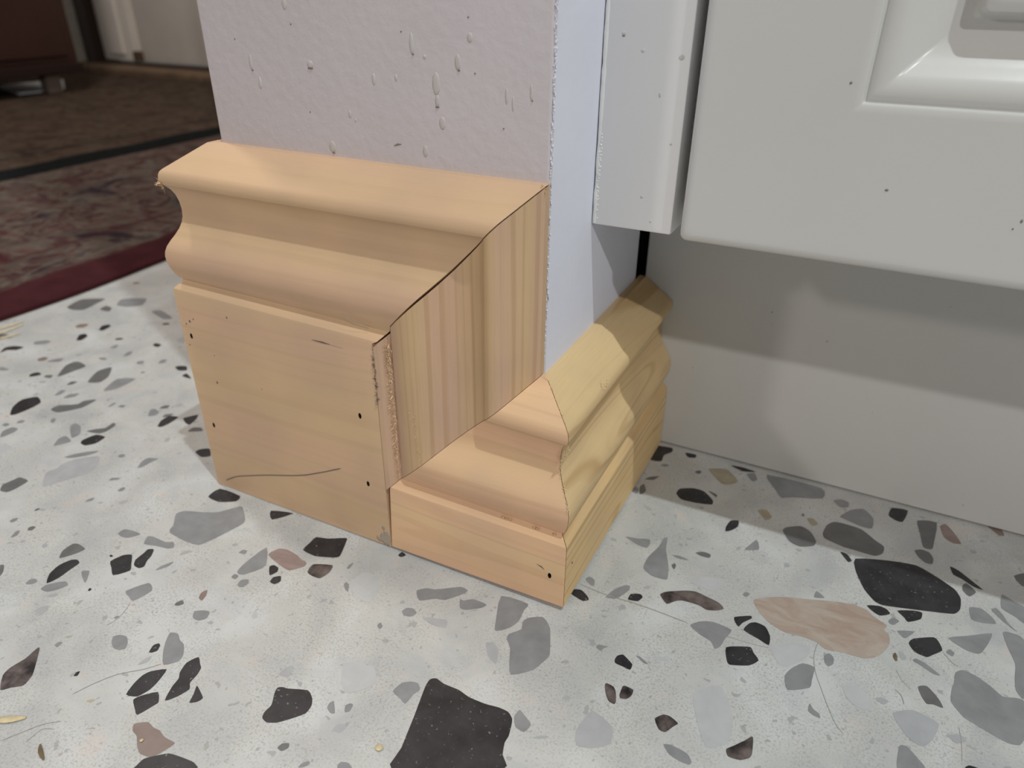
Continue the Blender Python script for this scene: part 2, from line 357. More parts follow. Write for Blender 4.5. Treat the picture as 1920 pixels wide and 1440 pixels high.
CHIPS = """
d -457.9,94.5 -461.9,110.3 -446.2,119.9 -443.4,110.2 -440.8,96.8 -448.9,92.6
d -430.9,103.3 -432.6,110.4 -424.4,109.4 -420.7,103.4
g -426.2,115.1 -433.4,125.2 -423.7,133 -416,135.7 -408.1,124.6 -414.9,117
g -390.8,119 -386.2,124.1 -366.1,117.8 -370.7,112.9
k -395.8,57.6 -402,64.5 -400,67.8 -394.9,65.9 -392.5,59.4
k -396.5,76.6 -401.3,82.4 -399.4,86.9 -395.1,85.6 -393.3,78.2
g -363.7,60.3 -364,64.4 -362.3,66.3 -359.2,61.5
g -343.5,55.2 -346.4,60.9 -344.3,64 -341.1,58.5
k -339.7,77 -341,80.6 -335,80.5 -334.4,76.5
g -313.3,59 -315.8,63.6 -313,66 -310.1,61.6
k -424.1,19.6 -429.4,26.2 -426.3,31 -418.3,33 -418.5,27.6 -424.3,24.6
g -382.8,25.9 -381.9,30.3 -377.5,34.6 -375.1,29.9
d -356.3,15.1 -366,27.8 -365.9,34.6 -361.6,35.9 -353,33.6 -354.2,24.5
d -332.2,19.4 -339.7,31.9 -338.6,38.2 -335.9,40.5 -327.1,31.1 -324.9,23.3
g -313.7,16.9 -318.9,29.9 -314.9,34.7 -308.1,36.9 -307.4,25.3 -309.4,19.1
d -364.1,11.1 -364.7,13.5 -360.9,15.4 -358.9,11.9
d -340.7,10.7 -342.3,15.1 -338.6,17 -338.1,12.9
k -337,-28.8 -344.8,-22 -348,-14.1 -343.1,-7.5 -334.3,-11.1 -333.3,-19.2 -334.3,-26.6
g -326.5,-1.4 -328.3,3.4 -323.8,7.4 -322.4,3.2
g -335.1,-1.7 -337.7,4.5 -334.7,6 -332.9,1.1
d -321.1,-13.7 -321.5,-8.4 -312.6,-2.3 -312.6,2.5 -306.9,7.1 -306.3,-3.8 -313.8,-13.8
g -287.9,7.3 -287.8,9.7 -284.7,10.5 -284.2,7.6
k -298.9,60.6 -297.5,63.3 -292.6,64.8 -288,60.6 -292.8,58.1
k -284.8,53.9 -284.7,57.6 -276.2,53.8 -280.8,53.2
g -403.3,6.6 -399.7,7.5 -393.7,6.8 -398.3,3.5
g -262.3,8.1 -267.3,14 -265.3,15.8 -259.7,14 -259.1,10.5
d -263.7,17.4 -263.7,21.3 -260.8,22.8 -259.6,19.5
d -253.7,11 -254.6,14.4 -250.6,16.9 -250.6,13.4
k -247.6,2.4 -251.1,7.9 -251.1,13.9 -245.1,15.5 -244.2,7.8 -245,3.5
k -241.5,15.8 -240,18.9 -236.8,23.1 -233.7,18.4 -232.4,12.4 -236.1,12.7
d -227.3,6.5 -228.4,10.9 -224.1,13.1 -220.3,10.8
g -324.7,-32.8 -325.6,-30.1 -322.8,-28.7 -321.6,-31.3
g -329.7,-38.3 -330.1,-35.7 -326.7,-35.4 -326.3,-38
l -258,23.5 -258.3,27.3 -254.3,27.8 -253.7,24.1
g -308.2,-22.9 -310.7,-19.8 -308.2,-19.2 -305.2,-22.8
g -318,-46.7 -322.9,-42.1 -322.3,-37 -317.8,-36.3 -316,-39.4 -316.6,-44.5
g -293.9,-19.9 -293.2,-17.1 -287.4,-18.2 -280.6,-23.6 -280.9,-28.5 -289,-23.9
d -279.8,-20 -277.2,-15.9 -273.3,-12.6 -274.3,-6.5 -270.5,-7.9 -269.5,-14.7 -271.5,-18.4
g -282.7,-38.6 -287,-32.4 -285.9,-28.7 -278.1,-30.9 -279.9,-34.9
k -271.6,-29.8 -273.6,-27.1 -271.8,-19.9 -264.9,-19.1 -263.9,-25.9 -267.2,-30.1
g -267.2,-43.1 -264.9,-38.3 -259.4,-32.6 -255.1,-30.4 -257.2,-35.8 -262.7,-41.5
l -252.6,-65.4 -262.5,-56.7 -261.1,-51.2 -262.1,-48.3 -260.2,-41.7 -251.4,-33.6 -246.1,-37.3 -242.4,-43.7 -243.8,-50.5 -249,-59.7
v -278.3,-45.9 -275.2,-41.4 -263,-48 -265.4,-52.1 -276.4,-50.7
g -223,-31.7 -226,-26.3 -225.7,-22.6 -220,-20.4 -220.8,-25 -221.6,-30.3
d -268.7,-77.4 -272.5,-73.7 -271.6,-68.7 -270.8,-65.6 -263.8,-65.7 -263.2,-73.3 -264.4,-76.7
g -221.6,-63.8 -222.3,-61.7 -220.6,-59.3 -219.6,-61.5
l -206.1,-57.1 -205.9,-54.5 -203.2,-52.8 -203.6,-56.4
g -226.8,-46.4 -227.3,-44 -223.2,-41.9 -223.5,-43.8
k -170.1,-32.6 -169.7,-24.9 -156,-24.8 -154.6,-29 -162,-33.3
g -173.5,-49.8 -171.3,-46 -162.3,-42.6 -156,-39.1 -150.3,-31.5 -148.1,-31 -140.6,-37 -138.8,-40.6 -142.6,-53.8 -146,-61.1 -153.6,-62.1 -164.3,-61.2 -166.9,-59.3 -167.8,-56.5
g -186.5,-72.5 -186.2,-69.1 -180.7,-67.9 -176.3,-68.2 -179.5,-72.6 -183.1,-73.4
g -169.3,-72.1 -172.1,-67.8 -169.6,-66.6 -161.5,-66.6 -158.2,-64.9 -155,-67.4 -156.7,-69.3 -163.2,-70.5
d -195.3,-96.2 -198.7,-92.2 -198.8,-87.1 -196.3,-85.9 -190.4,-86.8 -191.8,-91.2
k -185.7,-108.9 -190,-104.7 -191.4,-99.3 -189.8,-94.6 -187.3,-93.1 -184.4,-94.2 -184.3,-98.5 -184.1,-104.4
k -173.1,-87 -171.5,-81.8 -168,-79.7 -163.2,-83.9 -160.1,-87.1 -164.2,-92.5 -169,-89.7
k -161.4,-84 -163.8,-81.3 -164.2,-76.6 -164.6,-73.8 -162.1,-72.6 -159.5,-76.2 -158.6,-79.2 -156.7,-82.6 -158,-84.3
l -148.5,-70.1 -148.9,-67.1 -145.1,-65.1 -146.8,-68.2
g -150.1,-82 -150.1,-78.7 -147.4,-74.2 -147.1,-77.7
g -228.7,-97.4 -230.8,-93.5 -229.6,-92.3 -227.5,-95
d -214.8,-111.1 -213.2,-110.3 -209.7,-112.8 -208.2,-115.3
g -193.6,-113.3 -194.4,-111 -192.8,-109.3 -190.3,-110 -190.9,-112.1
g -184.7,-112.3 -185.1,-109.9 -181.8,-106 -179.2,-104.4 -176.4,-105.5 -178.4,-109.6 -181,-112.1
l -178.4,-113.9 -178,-112 -175.7,-110.3 -175.3,-112.4
g -178.9,-97.1 -176,-95.4 -172.2,-99.3 -171.3,-101.2 -175.7,-99.2
k -166.2,-103.4 -166.5,-102.2 -165.1,-102.4 -165,-103.7
g -151.2,-96.4 -146.4,-88.6 -141.3,-91.2 -143.4,-99 -147.3,-98.1
w -120.1,-85.2 -121.5,-82.4 -120.4,-80.1 -118.4,-82.6 -117.7,-85.7
g -125.6,-56.5 -125.3,-54.3 -122.9,-53.8 -122.8,-56.1
k -176.5,-84.9 -176.7,-84 -175,-84.1 -175.1,-85
g -117.3,-65.8 -118,-61 -117,-54.6 -110.5,-61 -113.5,-66.4
g -110.9,-72.2 -111.7,-69.9 -109.8,-67.8 -107.5,-68.7 -108,-72.1
g -116.9,-69.8 -117.1,-67.6 -114.6,-67.7 -114.4,-69.9
k -207.2,-6.6 -207,-3.5 -202.8,-0.6 -196.7,-5.5 -200.4,-8.6
d -179.3,-35.4 -179.1,-34.7 -178.2,-35.1
m -149.7,-151.7 -155.3,-147.2 -156.2,-143.6 -155.2,-138.5 -155.9,-133.1 -154.8,-132.9 -150.1,-137.3 -145.5,-142 -144.1,-145.3 -144.2,-147 -147.2,-149.3
g -132.3,-118.2 -134.3,-115.8 -132.7,-114 -129.5,-113.4 -126.5,-115.3 -124.8,-117.7 -126.6,-119.4 -129.3,-119.6
k -115.2,-114.7 -116.4,-111.6 -115.3,-110 -114,-110.4 -112.8,-112.7 -113.9,-114.4
g -110.1,-112.4 -113.3,-108.5 -115.7,-104.1 -112.3,-103.1 -109.1,-105 -105.9,-105.9 -102.2,-109.5 -101.3,-112.6 -105.1,-116.5
k -106.5,-132.1 -108.1,-127.1 -108.2,-123.4 -107,-120.8 -102.3,-117.3 -100.6,-123.2 -100.5,-126.8 -102.1,-130.8
k -102.2,-132.5 -101.4,-130.2 -97,-126 -93.2,-128.9 -93.6,-130.9 -95.6,-136.1 -98.4,-134.9
k -91.7,-127.5 -94.2,-122 -94.9,-118.3 -96.8,-116 -98,-111.7 -96,-107.7 -92.9,-109.8 -91.1,-111 -90,-113.9 -89.6,-117.7 -87.5,-119.9 -89,-124.2
k -83,-124.1 -84.4,-120.9 -86.3,-117.5 -82.9,-118.9 -80.1,-120.4 -80.7,-122.5
w -91.8,-141.2 -93.6,-139.1 -89.9,-136.4 -86.4,-137 -83.3,-136.9 -79.7,-137.9 -75,-137.8 -74.8,-139.1 -76.2,-142.9 -77.9,-145.3 -82.1,-146.1 -85.2,-144.7 -88.8,-142
k -79.6,-149.5 -79.4,-146.7 -76.4,-143.8 -73.3,-141.5 -69.2,-140.7 -64.2,-140.1 -62.4,-140.3 -61,-141.6 -78.6,-150.6
g -114.5,-93.6 -115.8,-91.4 -112.7,-89.3 -109.9,-88.8 -108.3,-91.9 -110.3,-94.3 -113.1,-94.5
k -131.3,-135.4 -131.8,-133.7 -130.9,-132.9 -130,-134.7
y -117.1,-140.6 -116.3,-139.3 -114.6,-138.7 -115.1,-140.2
l -113.9,-121.1 -114,-118 -112.6,-115.5 -111.6,-118.2
l -175.4,-121.2 -175,-118.6 -172.4,-116.8 -170.5,-120.4 -172.7,-121.9
g -151.1,-129.2 -151.2,-127.4 -149.5,-126.9 -149.3,-129.4
k -133.7,-26.6 -122.4,-23.2 -128.4,-31.7
g -117.3,-65.8 -118.1,-60.1 -116.7,-47.9 -108.6,-57.1 -110.4,-62.3 -114.7,-66.8
r -112.7,-51.4 -111.1,-46.1 -106.7,-44.8 -100.4,-45.7 -97,-46.9 -93.4,-47.5 -92.8,-50 -97,-54.9 -103,-54.3
k -100.5,-41.7 -100.9,-36.8 -100.9,-32 -95.2,-30.2 -87.7,-25.9 -85.9,-28.6 -82.7,-37.1 -84.7,-39.4 -93,-42.4
m -89.2,-52 -90,-46.9 -81.8,-43.5 -80.2,-47.9 -81.6,-52.6 -85.7,-53
k -106.6,-57.1 -105.5,-55.4 -102.4,-55.9 -101.2,-58.1 -102.7,-61.2
k -99.7,-64.2 -100.4,-61.4 -98,-59.3 -95.8,-61.8 -96.9,-64.4
g -125.4,-56.4 -125.3,-54.3 -123.1,-53.7 -122.3,-56.1
g -111.2,-71.9 -111.7,-69 -109,-67.4 -107.6,-70.1 -109,-72.6
g -69.8,-50.8 -70,-49.2 -67.8,-49.8 -65.5,-53.6 -68,-52.6
v -66.9,-50.8 -67.8,-45.8 -66.1,-40.3 -57.6,-40.6 -54.1,-46.9 -53.6,-54.4 -59,-54.6
g -39.5,-39.5 -36.4,-36.3 -32.9,-35.3 -29.5,-33.1 -23.3,-28.8 -19.6,-29.4 -21,-32.7 -25.6,-38.5 -30,-39.9 -35.3,-43.8
g -20.2,-35.3 -18.3,-35.2 -15.1,-32.7 -8.6,-32.8 -9.7,-35.5 -14.7,-39.3 -17.7,-39.6
g -38.5,-52.2 -37.8,-49.8 -35.1,-48.8 -32.4,-50.3 -33.6,-53 -36.5,-53.7
l -62.5,-99.9 -62.3,-96.4 -60.4,-94.1 -58.2,-98.8
v -43.8,-84.2 -32.5,-80.7 -28.2,-85.3 -28.6,-89.5 -33.8,-94.7 -38.6,-92.5
g -19.5,-86.5 -18.6,-82.1 -15.9,-79.9 -13,-79.3 -10.8,-81.4 -11.9,-84.3 -12.3,-88.9 -15.3,-87.9
l -29,-51.1 -19.4,-47.8 -17.7,-51.7 -24.1,-52.6
g -43.3,-63.1 -42.9,-61.3 -40.9,-62.7 -41.3,-64.4
k -59.2,-24.7 -58.8,-22 -56,-23 -57.2,-25
k -54.9,-116.8 -55.8,-114.6 -55.6,-111.3 -58.1,-107 -58.8,-104.7 -57.4,-103.6 -54.9,-103.1 -47.9,-100.4 -44.2,-102.4 -42.4,-104.9 -42.2,-108.5 -45.7,-112.8 -49,-116.1 -52.3,-117.5
g -36.7,-103.2 -37.3,-101.2 -36.3,-99.8 -32.9,-103.5 -34.2,-104.3
g -29.9,-101.7 -31.4,-99.4 -30.4,-97.8 -29,-97.9 -28.6,-100.5
l -29.3,-109.4 -29.2,-106.9 -27,-105.4 -25.7,-106.5 -26.4,-109
d -41.9,-123.3 -41.5,-121.3 -39.5,-120.2 -38.5,-121.6 -39.7,-123.6
g -19.4,-119.2 -19.1,-117.6 -16.6,-116.8 -14.2,-118 -18.2,-120.1
k -1.9,-112.4 -3.8,-104.1 -6.8,-91.1 -9.8,-79.3 -9.9,-75.7 -7.9,-74.3 -4.1,-75.1 2.1,-74.9 7.2,-75.9 13.9,-75.7 18.9,-74.8 22.8,-74.9 25.3,-76.7 26.3,-79.2 27.3,-83.4 27.2,-86.3 28.6,-90.6 31,-95.8
g -1,-38.9 -5.3,-25.6 6.9,-24.5 7,-28.7 7.6,-34.9 5.7,-39.8 1.3,-43.8
g 7.2,-45.2 7.1,-42.6 10.4,-38.2 9.2,-34.5 10.3,-31.6 15.5,-28.3 20.6,-32.3 25.5,-43.4 25.9,-46.2 23.2,-54.2 16.5,-60.1 13.2,-54.7 10.5,-48.8
l 47.6,-70.8 48.4,-65 50.2,-60.5 58.5,-63.5 60.3,-70.1 55.1,-74.5 49.8,-76
g 25.6,-75.7 26.1,-72.3 28.4,-73.3 32.4,-75.8 31.4,-79.6 27.8,-79.1
l 0.8,-50.8 4.2,-49.8 7.1,-52 9.1,-58.2 4.6,-56.2
l 35.1,-80.3 37.4,-78 40.1,-77.2 38,-79.1
k 19.9,109.9 19.2,117.1 29.5,119.4 30.6,115.4 27.5,110.1 27.8,103.8 22.2,102.3
k 37.5,118.2 43.4,119 43.8,115.6 40,114.4
k 62.9,117.5 69.2,118.6 76.5,117.5 69.9,114.8
g 82.1,117.7 109.8,118.6 111.4,109.4 97.1,103.3 92.3,100.2 88.8,105.4
k 42.9,79.3 43.6,84.1 49.7,87.7 55.3,87.6 61,82.4 61.5,78.4 54,76.1 46.5,75.6
t 52.7,108.1 57.7,111.4 62.5,112.4 69.5,104.5 66,99.4 61.9,98.7
d 24.6,83.6 26.8,87.3 30.8,89.8 28.9,85.1
d 26,70.1 24.3,76.2 25.5,79.4 28.2,74.4 27.5,70.9
g 21.1,70.7 22.5,75.3 24.4,73.7 25,69.6
g 72.3,113.3 76.1,115.9 78.4,110.4 76.1,107.9
d 46.8,102.3 48.4,104.8 50.3,104.1 49.2,101.5
d 57.1,89.1 61.9,87.8 62.1,85.4
g 28.6,99.9 30.1,102.4 32.8,102.1 31.3,99.6
k 71.6,64.5 72.7,70.1 76.2,71.9 76.8,67.2 74.3,62.6 72.1,60.9
t 83,84.6 87.2,86.8 90.5,82.1 87.9,78.4
d 96.9,75.2 103.9,81.5 109.1,79.2 112.2,73.3 111.4,69.3 105.8,65.9 100.8,67.5
g 30.1,35.2 35.7,36.5 40.9,38.6 42.1,36 41.6,32.2 37,32.4
g 44.2,18.7 44,26.4 46.4,35.6 46.8,42.1 48.4,43.8 50,35.4 54.2,24.7 55.9,16.7 52.9,15.6 48.6,15.7
g 83,51.7 84.3,56 86.5,61.3 88.1,59 88.7,54.6
d 62.8,39.4 66.3,41.7 69.5,41.3 69.4,38.8 65.9,38.3
g 53.6,32.7 57,34 61.3,33.2 57.6,31.8
d 55.1,26.1 56.1,28.1 57.1,26.7 56.9,24
v 64.2,20.4 71.3,25.8 78.5,27.7 78.9,23.3 75.9,18.3 71.7,18.8
m 55.6,6.2 57.7,9.2 64.8,13.5 69.2,15 73.4,14.3 79.4,13.1 82.1,10.6 79.9,8.3 75.8,6.6 72.1,7.7 65.3,7.2 62.4,5.3 59.7,2.2
k 44.1,-2.7 44.2,0.8 47.8,2.6 49.4,1.3 48.3,-1.8 45.9,-2.6
g 35,-6 37,0.3 40.4,4.7 42.4,5.2 42.8,2.3 40.9,-2.1 39.4,-4.7
g 23.4,0.1 24.4,2.5 27.2,1.6 28.3,-1.9 26.8,-2.2
k 21.2,-10.8 21.2,-7.8 24.2,-6.7 27.8,-8.8 29.2,-10.7 27.1,-12.4 23.7,-11.7
l 47.7,6.6 49.3,9.2 50.6,8.1 49.5,6.6
k 87.1,8 93,11.7 93.6,10.3 90.8,6.4 89.7,3.5 88,5.1
l 30.2,62.4 31.4,63 35.9,60.6 33.8,59.5
g 71.6,-4.9 74.8,-0.9 79.8,1.3 87.4,0.4 86.1,-5.3 85.1,-10.3 83.4,-12.3 81.1,-9.3 76.5,-7.9
k 91.8,2.6 93.3,7.3 95.7,9.1 99.5,8.5 102.1,4.3 102.4,-0.8 98.3,0.5
k 87.3,-9.6 92.2,-6.6 96.1,-5.1 97.6,-7.3 100.1,-10.3 97.1,-14.5 90.3,-17.5 88.6,-15.1
v 103.2,-1.1 110.6,4.8 117.5,6.1 116.4,-1 110.4,-8.7 106.8,-8
g 110.3,-13.2 112.3,-8.1 115.7,-3.9 120.1,-3.8 119.9,-10.4 119.5,-14.6 112.2,-19.3
g 122.8,3.7 124.3,5.9 126.2,4.6 126.5,1.2 124.8,-0.9 123.4,0.4
k 49.6,-35.5 49.9,-33.2 51.7,-31.6 54.2,-32.9 56.5,-34.5 56.5,-37.3 53.5,-37.1 50.4,-36.9
m 50.2,-48.3 50.5,-47.1 53.3,-47.4 54.9,-49.2 56.3,-53 56.1,-54.5 53.9,-54.2 52,-52
m 56.5,-49.7 56.4,-45.8 57.2,-45.1 60.5,-45.4 60.6,-48.3 59.3,-50.5 57.2,-51
m 71.2,-53.6 73.3,-50.7 75.6,-50.1 79.2,-51.6 78,-53.7 76.1,-57.1 73.7,-57.1
m 96.7,-54 98.7,-51.6 101.7,-47.9 103.7,-45.1 104.4,-45.6 105.1,-51.5 104.6,-53.6 101.9,-55.9 97.9,-56.4
g 76.8,-62.1 78.7,-61.1 82.5,-61.2 85.4,-61.9 87.1,-63.8 86.8,-65.4 83.6,-65.6 79.7,-64.8
g 40.9,-33 41.4,-31.3 45,-30.6 43.8,-32.3 43.2,-33.9
g 120.2,-25.1 120.4,-21.6 121.9,-23.6 123.9,-24.5 124.6,-26.4 122.2,-26.3
g 115.6,34.9 116.2,39.4 119.8,36.6
v 62.8,-27.4 67,-25.3 68.9,-26.5 66.1,-27.9
g 56.5,-29.9 58,-29.5 61.9,-31.5 60.4,-31.9
v 81,-36.7 89.1,-28.7 96.3,-39.6 96.8,-51.2 90.6,-56.5 85.3,-48.2
k 129.8,69 143.4,74.5 155,76.9 163.1,73 170.3,68 172.5,62.9 172,55.8 169.4,51.6 159.8,48.4 149.6,45.3 142.4,43.4 139.2,44.3 134.7,49.9 130.7,59.8
p 92.4,21.4 99.3,26.8 105.5,29.8 113.4,32.5 122.8,36 131.1,38.1 136.4,37.4 139.7,34.5 144.4,32 143.5,28.8 145.3,27 145.8,22 143.5,15.6 140.3,11.4 136.1,9.3 129.3,8.8 122.9,7.4 119.2,9.6 113,9.9 107.4,9 101.3,11 96.3,14.9
d 96.8,74.1 98.2,77.5 103.9,81.5 107.7,80.2 111.4,75 111.9,70.1 106.4,66.2 100.8,67.5
d 114.4,80.8 115.5,88 118.2,92.2 122.4,93.2 130.9,92.5 137.1,87.1 141.3,84 141,78.7 137.7,75 129.7,75 123.9,75.1 115.9,77.3
g 120.7,98.1 125.1,106.1 131.1,109.8 135.7,104 135.5,95.5 130.8,94.7 123.9,96.8
g 116.5,110.2 120.1,113.2 123.7,112 123.7,107.8 120.1,105.9
k 142.4,110.3 143.7,117.4 151,118.8 148.8,107.8 145.2,107.7
d 155.3,112.3 163.9,114.9 162.5,97.9 161.6,92.3 158,92 156.5,102.3
r 165.3,112.3 167.7,115.7 171,110.8 174.2,102.8 170.2,101.8 166.9,104.4
d 154.3,87.5 157.1,89.8 160.5,89.2 162.1,85.5 161.6,81.1 158.8,80.8 156,83.4
k 168.9,83.1 172.4,81.9 176.9,77.7 181.5,73.2 177.8,73.6 173.2,76.7 170.1,77.9
k 123.1,70.6 126,70.6 128.4,66.8 127,65.1
d 173.6,72.3 175.2,74.5 178.7,70.4 175.9,66 173.5,68.7
g 188.7,73.8 193.3,71.3 197,69.4 196.1,59 192.9,61.5 187.8,64.7
g 175.6,58.9 180.2,60.4 183.9,56.9 185.1,53.5 179.7,51.5 176,51.7
g 183.9,61.5 185.8,63.7 188,60.7 189.6,56.6 192.4,52.4 188.6,55.7 186.8,57.6
k 136.3,40.2 140.9,42.2 144,41.7 145.4,39.4 141.7,36.5 139,37.5
k 148.1,42.9 154.2,46 157.5,46.4 157,42.1 152.3,38 150.7,40.1
g 145,35.2 146.7,37.9 149,36.8 146.9,33.5 145.3,33.7
g 148.4,30.9 154.8,33.6 151.5,28 150,28.6
k 152.7,25.8 154.4,29.3 161.7,33.8 163.6,32.1 164.8,27.9 161.6,24 159.2,21.4 154.9,22.1
g 167,36.1 174.3,41 183.2,46.9 181.4,40 178.7,33.6 176.8,32.3 173.1,32.4
g 166.1,27.8 167.6,30 169.1,28.5 168.2,26.3
t 106.1,88.8 109,90.4 111.6,87.1 109.1,84.2
w 103.3,90.9 104.1,92.4 104.9,90.6 104.1,89.6
g 187.2,49 189.2,50.8 195.1,48.4 192.1,16.9 189.3,19.4 189.5,26.1 190.3,33.5 188.4,41.3
g 169.1,18.2 171.7,20.9 176.2,20.1 180.5,17.5 184.6,14.1 189,15.6 191.9,14.9 190.4,-1.1 188.3,-6.1 184.6,-7.1 179.9,-5.8 171.7,-2.8 170,-1.2 167.1,3 167.7,9.8 168.5,12.8
g 154.3,17.1 155.4,18.7 158.7,17.9 163.8,14.2 161.5,13.7 157.3,15.8
d 156.2,4.6 159.1,6.4 161.8,3.8 163.6,1.2 164.5,-1.6 161.3,-1.5 159.1,-2.3 157.3,0.6
l 148,-12.3 153.4,-8 157.4,-7.6 163,-9.6 161.2,-17 158.2,-21.9 154.5,-21.5 151,-18
g 150.5,-25.5 152.8,-24.6 155.3,-26.7 159,-31.3 150.2,-35.8
l 141.8,-8.5 144,-6.8 146.5,-7.4 145,-9.8
l 165,-13.6 169.7,-10.9 171.7,-12.8 168.3,-15.4 166.7,-14.2
v 130.7,-8.3 135.1,-4.7 139.5,-8.4 141.1,-13.3 137.7,-15.7 133,-13.6
k 170.8,-24 172.1,-22.6 174.5,-22.4 174.4,-23.5 170.8,-25.4
l 149.2,19.2 150.6,19.9 152.1,17.1 150.3,15.4
"""

def build_floor():
    bm = bmesh.new()
    box(bm, -130, 45, -30, 75, -0.5, 0, 0)
    taken = []
    def chip(c, pts, z=0.0025, k=3):
        P = [Vector((x, y, 0)) for x, y in pts]
        n = len(P)
        ring = []
        for i in range(n):
            p0, p1, p2, p3 = P[i - 1], P[i], P[(i + 1) % n], P[(i + 2) % n]
            for j in range(k):
                t = j / k
                q = 0.5 * ((2 * p1) + (p2 - p0) * t * .55 + (2 * p0 - 5 * p1 + 4 * p2 - p3) * t * t * .55 + (3 * p1 - p0 - 3 * p2 + p3) * t ** 3 * .55)
                l = p1.lerp(p2, t)
                q2 = 0.5 * ((2 * p1) + (p2 - p0) * t + (2 * p0 - 5 * p1 + 4 * p2 - p3) * t * t + (3 * p1 - p0 - 3 * p2 + p3) * t ** 3)
                ring.append(l.lerp(q2, 0.6))
        area = sum(ring[i].x * ring[(i + 1) % len(ring)].y - ring[(i + 1) % len(ring)].x * ring[i].y for i in range(len(ring)))
        if area < 0:
            ring.reverse()
        vs_ = [bm.verts.new((p.x, p.y, z)) for p in ring]
        f = bm.faces.new(vs_)
        f.material_index = 1 + CH.index(c)
        cx = sum(p.x for p in P) / n; cyy = sum(p.y for p in P) / n
        taken.append((cx, cyy, max((p - Vector((cx, cyy, 0))).length for p in P)))
    for i, line in enumerate(CHIPS.strip().splitlines()):
        t = line.split()
        chip(t[0], [tuple(float(a) / 22.0 for a in p.split(',')) for p in t[1:]], 0.002 + 0.00001 * i)
    # the rest of the floor, beyond what was looked at closely
    rnd = random.Random(11)
    made = 0
    while made < 460:
        x = rnd.uniform(-22, 16); y = rnd.uniform(-16, 8)
        r = rnd.choice((0.10, 0.14, 0.18, 0.22, 0.3, 0.4, 0.55)) * rnd.uniform(0.7, 1.1)
        near = -13 < x < 7.5 and -8.0 < y < 6
        if near and rnd.random() < 0.45:
            made += 1
            continue
        if near:
            r = min(r, 0.16) * 0.6
        if any((x - a) ** 2 + (y - b) ** 2 < (r + c + 0.03) ** 2 for a, b, c in taken):
            made += 0.02
            continue
        k = rnd.randint(5, 7); a0 = rnd.uniform(0, 6.3); asp = rnd.uniform(0.45, 1.0); rot = rnd.uniform(0, 3.14)
        pts = []
        for j in range(k):
            a = a0 + j * 6.283 / k
            q = r * rnd.uniform(0.7, 1.1)
            px, py = q * math.cos(a), q * math.sin(a) * asp
            pts.append((x + px * math.cos(rot) - py * math.sin(rot), y + px * math.sin(rot) + py * math.cos(rot)))
        chip(rnd.choice('ggglldv') if near else rnd.choice('kkdggglllvw'), pts, 0.0015, 2)
        made += 1
    # hairline joint and cracks
    def hair(pts, w):
        ribbon(bm, smooth_line([(x, y, 0.006) for x, y in pts], 4), w * 0.7, (0, 0, 1), 12)
    for pts, w in HAIRS:
        hair(pts, w)
    o = finish('floor', bm, [M['terrazzo']] + chip_mats + [M['crack']], origin=(0, 0, 0), weld=False)
    tag(o, 'grey and white terrazzo floor with black, grey and rose stone chips', None, None, 'structure')
M['terrazzo'] = terrazzo()
M['crack'] = plain('hairline_crack', (0.33, 0.32, 0.30), 0.8, 0.2)
HAIRS = [([(1.016, -0.163), (1.568, -0.206), (2.103, -0.17), (2.634, -0.167), (3.208, -0.19)], 0.03), ([(3.257, -0.184), (3.704, -0.172), (4.283, -0.156), (4.675, -0.094)], 0.012), ([(5.452, 0.436), (5.419, 0.116), (5.484, -0.269), (5.618, -0.6), (5.73, -0.865), (5.884, -1.179), (6.018, -1.326)], 0.012), ([(7.496, 1.235), (7.64, 1.045), (7.744, 1.001)], 0.015), ([(6.75, 0.435), (6.84, 0.23), (7.009, 0.074)], 0.006), ([(7.699, -0.344), (7.726, -0.647), (7.722, -1.028)], 0.008), ([(-6.528, -4.551), (-6.439, -4.77), (-6.403, -4.973), (-6.445, -5.138)], 0.014), ([(-4.827, -5.297), (-5.003, -5.512), (-5.319, -5.797), (-5.517, -6.11), (-5.647, -6.412)], 0.018), ([(-5.341, -6.819), (-5.552, -6.993), (-5.727, -7.253), (-5.871, -7.482)], 0.015), ([(-5.303, -6.96), (-5.473, -7.047), (-5.494, -7.188), (-5.495, -7.318)], 0.012), ([(6.742, -0.031), (6.848, -0.126), (6.892, -0.292)], 0.02)]
build_floor()

# ------------------------------------------------------------------ skirting profile: (projection from wall, distance below top edge)
PROF = [(0.0, 0.0), (0.166, 0.0), (0.79, 0.44), (0.835, 0.485), (0.857, 0.54), (0.868, 0.61), (0.862, 0.68), (0.845, 0.725),
        (0.79, 0.775), (0.74, 0.84), (0.695, 0.94), (0.668, 1.07), (0.656, 1.22), (0.664, 1.36), (0.69, 1.48), (0.74, 1.60), (0.81, 1.72),
        (0.885, 1.83), (0.95, 1.94), (0.99, 2.05), (1.003, 2.15), (0.997, 2.27), (0.972, 2.39), (0.93, 2.51), (0.888, 2.60),
        (0.845, 2.625), (0.838, 2.66), (0.848, 2.69), (0.968, 2.80), (0.99, 2.83), (1.0, 2.88)]
Q = 2.88
W, H1, H2 = 6.9034, 7.7888, 4.4618
YK = 5.55

